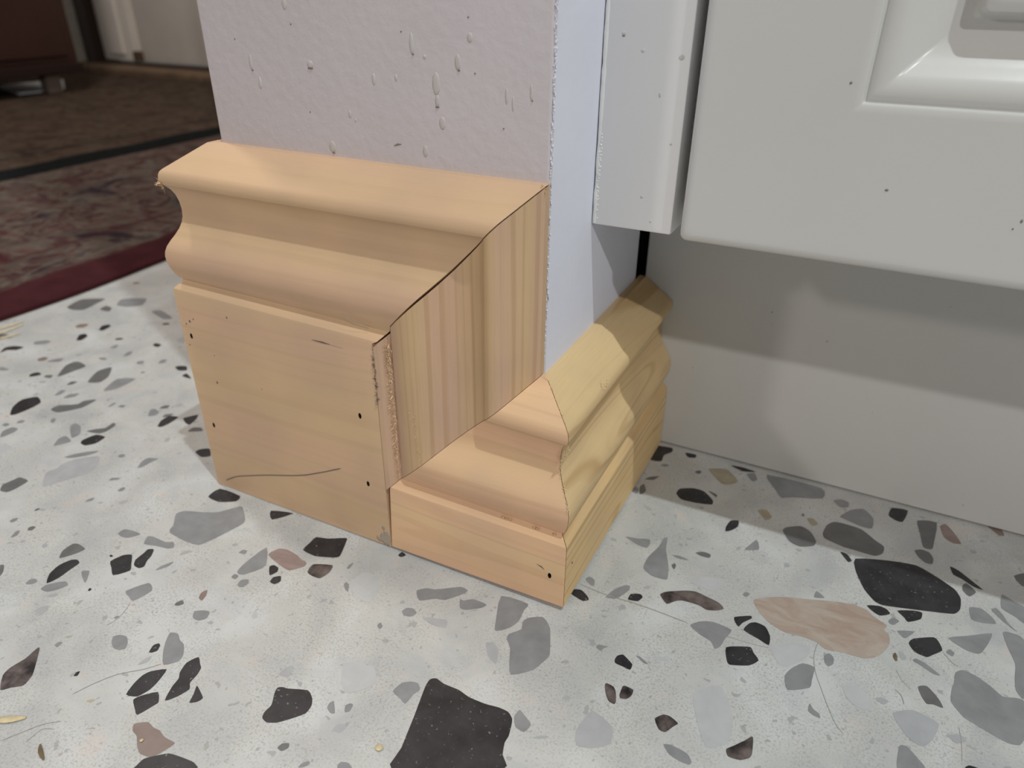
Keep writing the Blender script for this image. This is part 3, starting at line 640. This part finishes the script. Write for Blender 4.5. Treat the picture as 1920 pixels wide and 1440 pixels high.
def sweep(bm, prof, a, b, n=1, split=None):
    """closed solid from profile ring at a(d,s) to the ring at b(d,s)"""
    rings = []
    for k in range(n + 1):
        t = k / n
        rings.append([bm.verts.new(Vector(a(d, s)).lerp(Vector(b(d, s)), t)) for d, s in prof])
    m = len(prof)
    for r0, r1 in zip(rings, rings[1:]):
        for i in range(m):
            j = (i + 1) % m
            bm.faces.new((r0[i], r0[j], r1[j], r1[i]))
    for r in (rings[0][::-1], rings[-1]):
        if split is None:
            bm.faces.new(r)
        else:      # the cut end has two planes, the mitre above and the butt joint below
            rr = rings[0] if r[0] is rings[0][-1] else rings[-1]
            bm.faces.new(rr[:split + 1] + [rr[-1]])
            bm.faces.new(rr[split:])
    bmesh.ops.recalc_face_normals(bm, faces=bm.faces)

def holes(o, spots, r=0.05, depth=0.16):
    """punch small nail holes with a boolean, then keep the result as the mesh"""
    cb = bmesh.new()
    for (x, y, z), ax in spots:
        rot = Matrix.Rotation(math.pi / 2, 4, 'X' if ax == 'y' else 'Y')
        m = Matrix.Translation((x, y, z)) @ rot @ Matrix.Rotation(random.uniform(0, 1.0), 4, 'Z') @ Matrix.Diagonal((1.0, 0.8, 1, 1))
        if ax == 'y':
            m = Matrix.Translation((x, y, z)) @ Matrix.Diagonal((0.75, 1, 1.35, 1)) @ rot
        bmesh.ops.create_cone(cb, cap_ends=True, segments=9, radius1=r, radius2=r, depth=depth, matrix=m)
    c = finish('nail_cutter', cb, [M['dark']])
    md = o.modifiers.new('holes', 'BOOLEAN')
    md.operation = 'DIFFERENCE'
    md.solver = 'EXACT'
    md.object = c
    md.material_mode = 'TRANSFER'
    dg = bpy.context.evaluated_depsgraph_get()
    me = bpy.data.meshes.new_from_object(o.evaluated_get(dg))
    o.modifiers.clear()
    old = o.data
    o.data = me
    bpy.data.meshes.remove(old)
    bpy.data.objects.remove(c)

def marks(o, fn, mats):
    """surface marks and torn fibres become part of the same mesh"""
    bm = bmesh.new()
    bm.from_mesh(o.data)
    me2 = bmesh.new()
    base = len(o.data.materials)
    fn(me2, base)
    bmesh.ops.scale(me2, vec=(S, S, S), verts=me2.verts)
    bmesh.ops.translate(me2, vec=-o.location, verts=me2.verts)
    tmp = bpy.data.meshes.new('tmp')
    me2.to_mesh(tmp)
    me2.free()
    bm.from_mesh(tmp)
    bm.to_mesh(o.data)
    bm.free()
    bpy.data.meshes.remove(tmp)
    for m in mats:
        o.data.materials.append(m)

def shards(bm, p0, p1, n, size, spread, mat, out):
    """tiny torn fibres along the line p0-p1"""
    p0, p1, out = Vector(p0), Vector(p1), Vector(out)
    ax = (p1 - p0).normalized()
    sd = ax.cross(out).normalized()
    for _ in range(n):
        c = p0.lerp(p1, random.random()) + sd * random.uniform(-spread, spread)
        l = size * random.uniform(0.4, 1.3)
        d = (out * random.uniform(0.2, 1) + ax * random.uniform(-1, 1) + sd * random.uniform(-1, 1)).normalized() * l
        w = sd * l * 0.16
        w2 = ax * l * 0.16
        a, b, cc, t = bm.verts.new(c - w), bm.verts.new(c + w), bm.verts.new(c + w2 * 1.4), bm.verts.new(c + d)
        for f in ((a, b, t), (b, cc, t), (cc, a, t), (a, cc, b)):
            bm.faces.new(f).material_index = mat

def wood(name, bm, mat, label):
    bmesh.ops.remove_doubles(bm, verts=bm.verts, dist=1e-5)
    o = finish('skirting_board', bm, [mat], smooth=24)
    return tag(o, label, 'skirting board', None, 'thing')

# tall board across the end of the wall
J = 2.95
bm = bmesh.new()
prof = PROF + [(1.0, H1 - 0.012), (0.0, H1 - 0.012), (0.0, J)]
sweep(bm, prof,
      lambda d, s: (-W - d, -d, H1 - s),
      lambda d, s: (-(min(s, J) if s < 2.61 else (J if s >= 2.87 else s + 0.02)) if d > 0 or s < 0.1 else -J, -d, H1 - s - (0.10 if 2.6 < s < 3 else 0.0) + (0.022 if s > 3 else 0.0)), 1, len(PROF) - 1)
tall = wood('tall', bm, M['pine_tall'], 'tall raw pine skirting board across the wall end, left of the upright piece')
holes(tall, [((-7.67, -1, 3.93), 'y'), ((-7.6, -1, 1.73), 'y'), ((-3.4, -1, 3.16), 'y'), ((-3.38, -1, 1.54), 'y')])
def tall_marks(b, k):
    ribbon(b, smooth_line([(x, -1.004, z) for x, z in ((-7.6, 0.20), (-7.35, 0.36), (-7.11, 0.48), (-6.24, 0.8), (-5.26, 1.12), (-4.64, 1.4), (-4.04, 1.71))]), 0.026, (0, -1, 0), k)
    ribbon(b, [(-4.35, -1.004, 4.58), (-4.1, -1.004, 4.58), (-3.93, -1.004, 4.575)], 0.035, (0, -1, 0), k)
    ribbon(b, [(-3.95, -1.004, 4.575), (-3.64, -1.004, 4.56)], 0.015, (0, -1, 0), k)
    ribbon(b, smooth_line([(-3.55, -1.02, 5.30), (-3.35, -1.0, 5.20), (-3.2, -0.97, 5.15), (-3.0, -0.93, 5.10)]), 0.02, (0, -1, 0), k + 1)
    for x, z, r in ((-7.19, 2.93, .03), (-6.51, 4.59, .022), (-7.62, 4.28, .03), (-7.74, 4.2, .02), (-7.5, 4.35, .018), (-7.78, 3.7, .018), (-7.1, 3.6, .014), (-5.9, 3.1, .012)):
        blob(b, (x, -1.0, z), (r, 0.006, r * 1.2), k, 1)
    # grubby corner by the joint
    for i in range(60):
        a = random.random()
        blob(b, (-J - 0.04 - abs(random.gauss(0, .10)), -1.0, 0.09 + abs(random.gauss(0.0, .15))), (.05, 0.0015 + i * 0.00003, .07), k + 1, 1)
    shards(b, (-W - 0.86, -0.86, H1 - 0.64), (-W - 0.86, -0.80, H1 - 0.78), 34, 0.13, 0.05, k + 2, (-0.3, -0.1, -1))
    shards(b, (-W - 1.0, -1.0, H1 - 2.95), (-W - 1.0, -1.0, H1 - 4.2), 40, 0.05, 0.02, k + 2, (-1, -0.3, 0))
    shards(b, (-J, -1.0, H1 - 2.98), (-J, -1.0, H1 - 4.3), 40, 0.06, 0.02, k + 1, (0.2, -1, 0))
    shards(b, (-0.02, -0.17, H1 - 0.02), (-0.16, -0.17, H1 - 0.16), 26, 0.09, 0.04, k + 2, (0.4, -1, 0.1))
marks(tall, tall_marks, [M['pencil'], M['smudge'], M['splinter']])

# board returning along the hidden left face of the wall
bm = bmesh.new()
sweep(bm, prof, lambda d, s: (-W - d, -d + 0.012, H1 - s), lambda d, s: (-W - d, 13.0, H1 - s))
left = wood('left', bm, M['pine_tall'], 'raw pine skirting board on the hidden left wall face, only its top edge showing')

# upright board that steps the profile down
bm = bmesh.new()
vp = PROF + [(1.0, J - 0.012), (0.0, J - 0.012)]
G = 0.022
def gap(s):
    return G + 0.035 * math.exp(-((s - 1.7) / 0.7) ** 2)
sweep(bm, vp,
      lambda d, s: (-s, -d, H1 - s - gap(s) - (0.10 if s > 2.6 else 0.0)),
      lambda d, s: (-s, -d, H2 - s + 0.012))
upright = wood('upright', bm, M['pine_vert'], 'short upright raw pine skirting piece with vertical grain, mitred between the tall and low boards')
def up_marks(b, k):
    shards(b, (-2.70, -0.89, H1 - 2.95), (-2.66, -0.89, H2 - 2.6), 190, 0.075, 0.05, k, (0.1, -1, 0))
    shards(b, (-2.70, -0.90, H1 - 3.0), (-2.70, -0.92, H1 - 4.4), 110, 0.06, 0.09, k, (0.1, -1, 0))
    shards(b, (-2.2, -1.0, H1 - 4.0), (-2.05, -1.0, H2 - 2.0), 50, 0.05, 0.05, k, (0.0, -1, 0))
    shards(b, (-2.95, -1.0, H1 - 3.2), (-2.93, -1.0, H1 - 4.2), 60, 0.06, 0.02, k + 1, (0, -1, 0))
    ribbon(b, [(-0.16, -0.175, H2 + 0.05), (-0.02, -0.172, H2 + 0.13)], 0.04, (0, -1, 0), k + 1)
    ribbon(b, [(-0.17, -0.175, H2 + 0.13), (-0.04, -0.172, H2 + 0.05)], 0.03, (0, -1, 0), k + 1)
marks(upright, up_marks, [M['splinter'], M['pencil']])

# low board, front
def zb(x, y):      # underside, a sliver clear of the floor towards the outer corner
    return 0.06 + 0.07 * max(0.0, min(1.0, (x + 3) / 4))
bm = bmesh.new()
lp = PROF + [(1.0, H2), (0.0, H2), (0.0, 2.84)]
sweep(bm, lp,
      lambda d, s: ((-min(s, 2.84) if s < H2 else -J + 0.03), -d, (H2 - s) if s < H2 else zb(-2.9, 0)),
      lambda d, s: (d - 0.004, -d, (H2 - s - 0.05) if s < H2 else zb(1, 0)), 1, len(PROF) - 1)
low = wood('low', bm, M['pine_low'], 'low raw pine skirting board under the upright piece, its plinth meeting the outer corner')
holes(low, [((0.69, -1, 0.80), 'y')])
def low_marks(b, k):
    ribbon(b, [(0.42, -1.004, 0.98), (0.52, -1.004, 0.95), (0.58, -1.004, 0.90)], 0.03, (0, -1, 0), k)
    shards(b, (0.87, -0.87, H2 - 0.75), (0.68, -0.68, H2 - 1.3), 60, 0.06, 0.03, k + 1, (0.6, -0.8, 0))
    shards(b, (0.66, -0.66, H2 - 1.3), (1.0, -1.0, H2 - 2.1), 40, 0.05, 0.02, k + 1, (0.6, -0.8, 0))
    for x in (-0.35, -0.28, -0.2, 0.3, 0.36, 0.7):
        blob(b, (x, -0.89, H2 - 2.74), (.03, .02, .035), k + 1, 1)
marks(low, low_marks, [M['pencil'], M['splinter']])

# low board, side, running back under the cabinet
bm = bmesh.new()
sweep(bm, lp,
      lambda d, s: (d, -d + 0.012, (H2 - s - 0.05) if s < H2 else zb(1, 0)),
      lambda d, s: (d, YK - 0.015, (H2 - s) if s < H2 else 0.0))
side = wood('side', bm, M['pine_side'], 'low raw pine skirting board with yellow grain running back beneath the white cabinet')
holes(side, [((1.0, -0.66, 0.97), 'x'), ((0.93, -0.62, 1.86), 'x')], 0.03)
def side_marks(b, k):
    shards(b, (0.16, -0.14, H2 - 0.05), (0.84, -0.84, H2 - 0.55), 46, 0.05, 0.012, k, (0.6, 0.1, 0.8))
    shards(b, (0.80, 0.75, H2 - 0.50), (0.83, 1.15, H2 - 0.53), 14, 0.10, 0.04, k, (0.8, 0.0, 0.5))
marks(side, side_marks, [M['splinter']])

# ------------------------------------------------------------------ wall end
bm = bmesh.new()
prism(bm, [(-W, 0), (0, 0), (0, 5.2), (-0.7, 5.2), (-0.7, 30), (-W, 30)], 0.0, 110, 0)
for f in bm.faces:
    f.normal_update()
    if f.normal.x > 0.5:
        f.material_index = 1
es = [e for e in bm.edges if abs(e.verts[0].co.z - e.verts[1].co.z) > 50 and e.verts[0].co.y < 0.01]
r = bmesh.ops.bevel(bm, geom=es, offset=0.07, segments=3, profile=0.5, affect='EDGES')
wl = finish('wall_left', bm, [M['wall'], M['wall_side']], smooth=40)
def wall_marks(b, k):
    # dried drips: pale raised tears with a darker bead at the foot
    for x, z, w, h, bead in ((-5.81, 9.24, .07, .17, 1), (-5.66, 8.91, .07, .13, 0), (-4.48, 9.27, .11, .08, 2), (-4.88, 10.17, .08, .12, 0),
                             (-2.42, 9.67, .07, .20, 1), (-2.19, 9.49, .05, .04, 0), (-1.6, 9.44, .09, .15, 1), (-1.38, 9.79, .08, .09, 0),
                             (-2.0, 9.11, .12, .22, 0), (-1.99, 8.86, .07, .12, 2), (-1.91, 8.53, .10, .13, 0), (-0.76, 9.01, .045, .15, 0),
                             (-0.35, 9.09, .04, .15, 1), (-4.19, 7.95, .12, .13, 1), (-2.26, 8.06, .08, .12, 0), (-3.19, 9.11, .06, .12, 0),
                             (-3.74, 8.53, .05, .08, 0), (-0.65, 8.91, .035, .14, 0), (-3.63, 8.44, .035, .04, 0), (-2.75, 9.16, .05, .07, 0)):
        blob(b, (x, 0.0, z), (w * 0.6, 0.010, h * 0.8), k, 2)
        if bead:
            blob(b, (x + (0.02 if bead == 1 else 0), -0.005, z - h * 0.75), (w * (.28 if bead == 1 else .6), 0.014, .016), k + 1, 1)
    for x, z in ((-0.81, 8.54), (-1.4, 10.06), (-4.79, 9.87), (-2.6, 9.83), (-6.1, 9.6), (-4.6, 8.5), (-1.3, 9.3)):
        blob(b, (x, 0.0, z), (.018, 0.010, .014), k + 1, 1)
    ribbon(b, [(-2.88, -0.006, 8.09), (-2.8, -0.006, 8.12), (-2.72, -0.006, 8.13)], 0.03, (0, -1, 0), k + 1)
    blob(b, (0.0, 0.0 + 0.07, 5.85), (.012, .02, .05), k + 1, 1)
    # ragged paint along the outer corner
    z = H2 + 0.2
    while z < 14:
        z += random.uniform(0.01, 0.05) * (2.5 if z < 7.8 else 1)
        blob(b, (0.004 + random.uniform(-.02, .01), 0.03 + random.uniform(-.02, .02), z), (random.uniform(.006, .020), random.uniform(.006, .022), random.uniform(.012, .04)), 1, 1)
marks(wl, wall_marks, [M['drip'], M['speck']])
tag(wl, 'end of a wall painted lilac grey, spotted with dried drips', None, None, 'structure')

# ------------------------------------------------------------------ cabinet
cab = empty('kitchen_cabinet', (11, 14, 0))
tag(cab, 'white kitchen cabinet with panelled door, filler strip and recessed toe kick right of the wall', 'cabinet')
YF, ZF, WF, YD, XD, ZD = 1.9442, 6.643, 1.4989, 1.6442, 1.70, 6.66
bm = bmesh.new()
box(bm, 0.05, WF, YF, YF + 0.86, ZF, 76, 0, 0.05, 2)
fil = finish('filler_strip', bm, [M['filler']], cab, smooth=30)
def fil_marks(b, k):
    for x, z, w, h in ((0.36, 9.81, .05, .045), (0.7, 9.57, .045, .045), (1.34, 9.5, .07, .06), (1.05, 8.93, .03, .06), (1.32, 8.18, .035, .03), (0.91, 7.25, .04, .04), (1.11, 6.84, .03, .035)):
        blob(b, (x, YF, z), (w * .7, 0.007, h * .7), k, 2)
    blob(b, (0.36, YF - .006, 9.775), (.03, 0.012, .012), k + 1, 1)
def shift(o):      # marks() works in world units; cabinet parts are placed relative to the cabinet
    return o
def marks_child(o, fn, mats):
    keep = o.location.copy()
    o.location = keep + o.parent.location
    marks(o, fn, mats)
    o.location = keep
marks_child(fil, fil_marks, [M['drip'], M['speck']])
bm = bmesh.new()
z = ZF + 0.02
segs = []
while z < 40:
    dz = random.uniform(0.10, 0.2)
    segs.append((0.03 + random.uniform(-.006, .01), z))
    z += dz if z < 12 else 3
prev = None
for rr, z in segs:
    ring = [bm.verts.new((0.068 + (rr + .02) * math.cos(a), YF + 0.03 - rr * math.sin(a), z)) for a in [math.pi * (i / 6) for i in range(7)]]
    if prev:
        for i in range(6):
            bm.faces.new((prev[i], prev[i + 1], ring[i + 1], ring[i]))
    prev = ring
for i in range(40):
    blob(bm, (0.10 + random.uniform(-.02, .02), YF + 0.0, ZF + random.uniform(0.1, 1.6)), (.014, .012, .02), 0, 1)
bmesh.ops.recalc_face_normals(bm, faces=bm.faces)
cb = finish('caulk_bead', bm, [M['caulk']], cab, smooth=60)

# door: one slab whose face carries the routed panel
def make_door():
    bm = bmesh.new()
    x0, x1, z0, z1 = XD, XD + 19.0, ZD, ZD + 32.0
    T_ = 0.85
    def loop(off, dep, rad, n=6):
        out = []
        for cx, cz, a0 in ((x0 + off + rad, z0 + off + rad, math.pi), (x1 - off - rad, z0 + off + rad, 1.5 * math.pi),
                           (x1 - off - rad, z1 - off - rad, 0.0), (x0 + off + rad, z1 - off - rad, 0.5 * math.pi)):
            for i in range(n + 1):
                a = a0 + (math.pi / 2) * i / n
                out.append((cx + rad * math.cos(a), YD + dep, cz + rad * math.sin(a)))
        return [bm.verts.new(p) for p in out]
    m = 2.38
    prof_ = [(0.0, T_, .12), (0.0, 0.13, .12), (0.015, 0.075, .12), (0.05, 0.03, .12), (0.10, 0.006, .12), (0.16, 0.0, .12), (0.22, 0.0, .12), (m - .12, 0.0, .02), (m - .03, 0.0, .02), (m, 0.015, .02),
             (m + .02, 0.09, .02), (m + .04, 0.10, .02), (m + .06, 0.08, .02), (m + .14, 0.06, .03), (m + .24, 0.065, .03), (m + .34, 0.10, .04), (m + .42, 0.16, .05),
             (m + .52, 0.28, .05), (m + .66, 0.40, .05), (m + .82, 0.48, .06), (m + 1.0, 0.52, .07), (m + 1.10, 0.52, .08), (m + 1.14, 0.48, .09), (m + 1.17, 0.36, .09),
             (m + 1.20, 0.26, .09), (m + 1.28, 0.215, .09), (m + 1.42, 0.21, .08), (m + 1.52, 0.25, .07), (m + 1.60, 0.33, .06), (m + 1.74, 0.40, .05), (m + 1.92, 0.43, .05),
             (m + 1.95, 0.40, .04), (m + 1.98, 0.33, .04), (m + 2.06, 0.31, .04), (m + 2.2, 0.33, .04), (m + 2.3, 0.36, .04)]
    ls = [loop(*p) for p in prof_]
    k = len(ls[0])
    for a, b in zip(ls, ls[1:]):
        for i in range(k):
            bm.faces.new((a[i], a[(i + 1) % k], b[(i + 1) % k], b[i]))
    bm.faces.new(ls[-1])
    bm.faces.new(ls[0][::-1])
    bmesh.ops.recalc_face_normals(bm, faces=bm.faces)
    o = finish('door', bm, [M['cabinet']], cab, smooth=32)
    def dm(b, k):
        blob(b, (3.88, YD, 9.31), (.022, .01, .022), k, 1)
        blob(b, (4.68, YD, 7.89), (.03, .01, .02), k, 1)
        blob(b, (6.45, YD, 7.67), (.018, .01, .03), k, 1)
        blob(b, (6.38, YD, 7.55), (.014, .01, .016), k, 1)
    marks_child(o, dm, [M['speck']])
make_door()
bm = bmesh.new()
box(bm, 0.06, 20.8, YD + 1.0, 27, 6.95, 76, 0)
box(bm, 20.0, 20.8, YK + 0.9, 27, 0.0, 6.95, 0)  # unseen end panel, added to stop light leaking under the carcass
finish('carcass', bm, [M['cabinet']], cab)
bm = bmesh.new()
box(bm, -0.6, 45, 27.2, 30, 0, 110, 0)
o = finish('unseen_wall', bm, [M['wall']])  # out of view, added to keep light out of the gap beside the toe kick
tag(o, None, None, None, 'structure')
bm = bmesh.new()
box(bm, 0.13, 24, YK, YK + 0.8, 0.035, 6.94, 0, 0.02, 1)
toe = finish('toe_kick', bm, [M['toe']], cab, smooth=30)
def toe_marks(b, k):
    for x, z, r in ((3.1, 4.11, .03), (3.15, 3.82, .016), (4.34, 3.67, .032), (1.56, 2.34, .022), (5.42, 2.48, .016), (7.87, 0.42, .026), (7.81, 0.7, .018), (2.98, 1.43, .016), (6.42, 4.9, .018), (2.45, 2.9, .016), (5.6, 2.2, .016)):
        blob(b, (x, YK, z), (r, .008, r), k, 1)
marks_child(toe, toe_marks, [M['drip']])

# ------------------------------------------------------------------ the room beyond
def rug_mat(name, cols, red, bx0, bx1, seed):
    n = N(name, 0.95, 0.05)
    v = n.map((1, 1, 1), (seed, seed, 0))
    f = n.noise(v, 8, 3, 0.6, 2.0)
    g = n.noise(v, 24, 3, 0.7, 1.0)
    a = n.ramp(f, [(0.30, cols[0]), (0.42, cols[1]), (0.50, cols[2]), (0.58, cols[1]), (0.68, cols[3])])
    b = n.ramp(g, [(0.32, cols[3]), (0.48, cols[2]), (0.56, cols[4]), (0.68, cols[0])])
    c = n.mix(0.5, a, b)
    sx = n.n('ShaderNodeSeparateXYZ'); n.l(n.co, sx.inputs[0])
    e = n.math('SUBTRACT', bx1, sx.outputs[0])
    edge = n.ramp(n.math('MULTIPLY', e, 1 / (5.5 * S)), [(0.0, (1, 1, 1)), (0.38, (1, 1, 1)), (0.44, (0, 0, 0)), (0.86, (0, 0, 0)), (0.93, (0.7, 0.7, 0.7)), (0.98, (0, 0, 0))])
    rv = n.mix(n.noise(v, 40, 3), tuple(q * 0.55 for q in red), tuple(q * 1.45 for q in red))
    c = n.mix(edge, c, rv)
    n.bump(n.noise(v, 900, 2), 0.6, 0.002)
    return n.color(c)
def rug(x0, x1, y0, y1, cols, red, seed, label):
    bm = bmesh.new()
    nx, ny = 24, 60
    rnd = random.Random(int(seed * 10))
    g = [[None] * (ny + 1) for _ in range(nx + 1)]
    for i in range(nx + 1):
        for j in range(ny + 1):
            x = x0 + (x1 - x0) * i / nx; y = y0 + (y1 - y0) * j / ny
            wob = 0.12 * math.sin(j * 0.5 + seed) if i == nx else 0
            g[i][j] = bm.verts.new((x + wob, y, 0.27 + 0.035 * math.sin(i * 1.3 + j * .9) + rnd.uniform(-.02, .02) if 0 < i < nx else 0.17))
    for i in range(nx):
        for j in range(ny):
            bm.faces.new((g[i][j], g[i + 1][j], g[i + 1][j + 1], g[i][j + 1]))
    lowv = {}
    def lw(v):
        if v not in lowv: lowv[v] = bm.verts.new((v.co.x, v.co.y, 0.012))
        return lowv[v]
    for e in [e for e in bm.edges if len(e.link_faces) == 1]:
        a, b = e.verts
        bm.faces.new((a, b, lw(b), lw(a)))
    bmesh.ops.recalc_face_normals(bm, faces=bm.faces)
    mt = rug_mat('rug_wool', cols, red, (x0 - (x0 + x1) / 2) * S, (x1 - (x0 + x1) / 2) * S, seed)
    o = finish('rug', bm, [mt], smooth=50)
    return tag(o, label, 'rug')
rug(-40.4, -21.6, -16, 34, [(0.085, 0.018, 0.020), (0.16, 0.135, 0.105), (0.070, 0.030, 0.030), (0.020, 0.020, 0.028), (0.125, 0.11, 0.095)], (0.062, 0.018, 0.021), 1.3,
    'dark red patterned rug with a crimson border on the terrazzo, nearest the pine block')
rug(-98, -40.5, -14, 53, [(0.085, 0.035, 0.03), (0.11, 0.085, 0.06), (0.055, 0.035, 0.026), (0.03, 0.02, 0.018), (0.09, 0.07, 0.055)], (0.010, 0.012, 0.012), 5.1,
    'faded brown patterned rug with a black edge, behind the red one')

# door and its surround
bm = bmesh.new()
box(bm, -130, -90.6, 58, 62, 0, 110, 0)
box(bm, -40, 0, 58, 62, 0, 110, 0)
box(bm, -90.6, -40, 58, 62, 92, 110, 0)
o = finish('wall_back', bm, [plain('old_cream_wall', (0.5, 0.47, 0.40), 0.7, 0.2)])
tag(o, None, None, None, 'structure')
dr = empty('door_1', (-65, 59, 0)); tag(dr, None, None, None, 'structure')
cream = plain('cream_door_paint', (0.88, 0.82, 0.74), 0.45, 0.4, 0.06, 8)
dk = plain('dark_brown_frame', (0.035, 0.022, 0.017), 0.5, 0.3)
bm = bmesh.new()
box(bm, -88.6, -82.7, 58.3, 60.0, 1.1, 91, 0, 0.15)
box(bm, -81.6, -60, 58.3, 60.0, 1.1, 91, 0, 0.15)
box(bm, -59, -42, 58.3, 60.0, 1.1, 91, 0, 0.15)
box(bm, -88.6, -42, 59.2, 60.2, 1.1, 91, 0)
box(bm, -87.0, -84.4, 57.9, 58.6, 1.8, 90, 0, 0.2)
finish('panels', bm, [cream], dr, smooth=30)
bm = bmesh.new()
box(bm, -90.6, -88.7, 57.0, 60.5, 0.0, 92, 0, 0.1)
finish('frame', bm, [dk], dr)
bm = bmesh.new()
box(bm, -82.4, -81.3, 57.6, 58.4, 1.15, 2.3, 0, 0.1)
finish('bolt_foot', bm, [plain('rusty_steel', (0.10, 0.06, 0.04), 0.6, 0.4)], dr)
bm = bmesh.new()
box(bm, -92, -42, 53.5, 58.2, 0.0, 0.75, 0, 0.15)
box(bm, -90, -42, 57.3, 58.5, 0.75, 1.0, 1, 0.05)
o = finish('threshold_trim_1', bm, [plain('worn_brown_threshold', (0.17, 0.11, 0.065), 0.6, 0.3, 0.2, 30), dk])
tag(o, None, None, None, 'structure')
# dark red-brown sideboard on short feet
sb = empty('sideboard', (-80, 25, 0.34))
tag(sb, 'dark red-brown sideboard on short feet, on the far side of the rugs', 'sideboard')
mah = plain('mahogany', (0.045, 0.015, 0.010), 0.35, 0.5, 0.15, 12)
mdk = plain('dark_mahogany', (0.022, 0.010, 0.008), 0.45, 0.4)
bm = bmesh.new()
box(bm, -92, -69.9, 2, 41.4, 2.9, 36, 0, 0.1)
finish('body', bm, [mah], sb)
bm = bmesh.new()
box(bm, -91.5, -69.5, 2.3, 41.6, 2.1, 2.95, 0, 0.08)
finish('plinth_rail', bm, [mdk], sb)
bm = bmesh.new()
box(bm, -93, -69, 1.5, 42, 36, 37, 0, 0.2)
finish('top', bm, [mah], sb)
for yy0, yy1 in ((21.7, 40.2), (2.6, 21.3)):
    bm = bmesh.new()
    box(bm, -70, -69.5, yy0, yy1, 3.6, 35, 0, 0.12)
    d_ = finish('drawer_front', bm, [mah], sb)
    bm = bmesh.new()
    blob(bm, (-69.2, (yy0 + yy1) / 2, 24), (.4, .5, .5), 0, 2)
    k_ = finish('knob', bm, [plain('aged_brass', (0.25, 0.18, 0.07), 0.4, 0.5)], None, smooth=60)
    k_.parent = d_
    k_.location = k_.location - (d_.location + sb.location)
for x, y in ((-70.6, 38.4), (-90.5, 38.4), (-70.6, 3.6), (-90.5, 3.6)):
    bm = bmesh.new()
    box(bm, x - .55, x + .55, y - .75, y + .75, 0.34, 2.15, 0, 0.08)
    finish('foot', bm, [plain('grey_brown_foot', (0.13, 0.10, 0.085), 0.6, 0.3)], sb)
bm = bmesh.new()
prism(bm, [(-80.5, 38.6), (-72.4, 36.0), (-72.0, 40.6), (-79.2, 45.5)], 0.31, 0.40, 0)
o = finish('paper_sheet', bm, [plain('white_paper', (0.85, 0.88, 0.95), 0.6, 0.2)])
tag(o, 'white sheet of paper lying on the brown rug beneath the dark sideboard', 'paper')

# dry grass bits on the floor
def straw(x, y, ang, ln, w, label, col, group=None, bend=0.2):
    bm = bmesh.new()
    n = 6
    prev = None
    for i in range(n + 1):
        t = i / n
        a = ang + bend * (t - .5)
        px, py = x + math.cos(a) * ln * (t - .5), y + math.sin(a) * ln * (t - .5)
        r = w * math.sin(math.pi * (0.12 + 0.76 * t))
        nx, ny = -math.sin(a), math.cos(a)
        zc = 0.012 + r * .3
        ring = [bm.verts.new((px + nx * r * math.cos(q), py + ny * r * math.cos(q), zc + r * .3 * math.sin(q))) for q in (0, 1.05, 2.09, 3.14, 4.19, 5.24)]
        if prev:
            for j in range(6):
                bm.faces.new((prev[j], prev[(j + 1) % 6], ring[(j + 1) % 6], ring[j]))
        else:
            bm.faces.new(ring[::-1])
        prev = ring
    bm.faces.new(prev)
    bmesh.ops.recalc_face_normals(bm, faces=bm.faces)
    o = finish('straw_bit', bm, [col], smooth=50)
    tag(o, label, 'straw', group)
sm = plain('dry_straw', (0.62, 0.52, 0.32), 0.7, 0.2, 0.15, 300)
sdk = plain('dark_straw', (0.16, 0.12, 0.07), 0.7, 0.2, 0.15, 300)
for x, y, a, l, w, lab in ((-21.0, 2.2, 1.3, 1.1, .06, 'pale straw strand closest to the crimson rug border, left floor edge'),
                           (-20.65, 2.0, 1.5, 1.2, .05, 'longest pale straw strand, the middle one beside the crimson rug border'),
                           (-20.2, 1.7, 1.15, .8, .06, 'pale straw strand farthest from the crimson rug border, nearest the black chip')):
    straw(x, y, a, l, w, lab, sm, 'straw strands beside the rug')
straw(-6.12, -7.2, 0.55, 0.55, 0.06, 'pale straw flake on the terrazzo at the lower left', sm)
straw(-5.111, -7.318, -0.444, 0.323, 0.035, 'dark thin straw near the lower left corner, below the pale flake', sdk)
straw(6.728, 0.714, -1.425, 0.185, 0.030, 'tiny dark straw below the big rose-beige chip', sdk)
straw(-0.477, -4.896, 0.467, 0.124, 0.060, 'small yellow straw crumb left of the big black chip', sm)
straw(-3.893, -6.475, 1.221, 0.057, 0.030, 'tiny pale straw lying on the brown stone chip', sm)
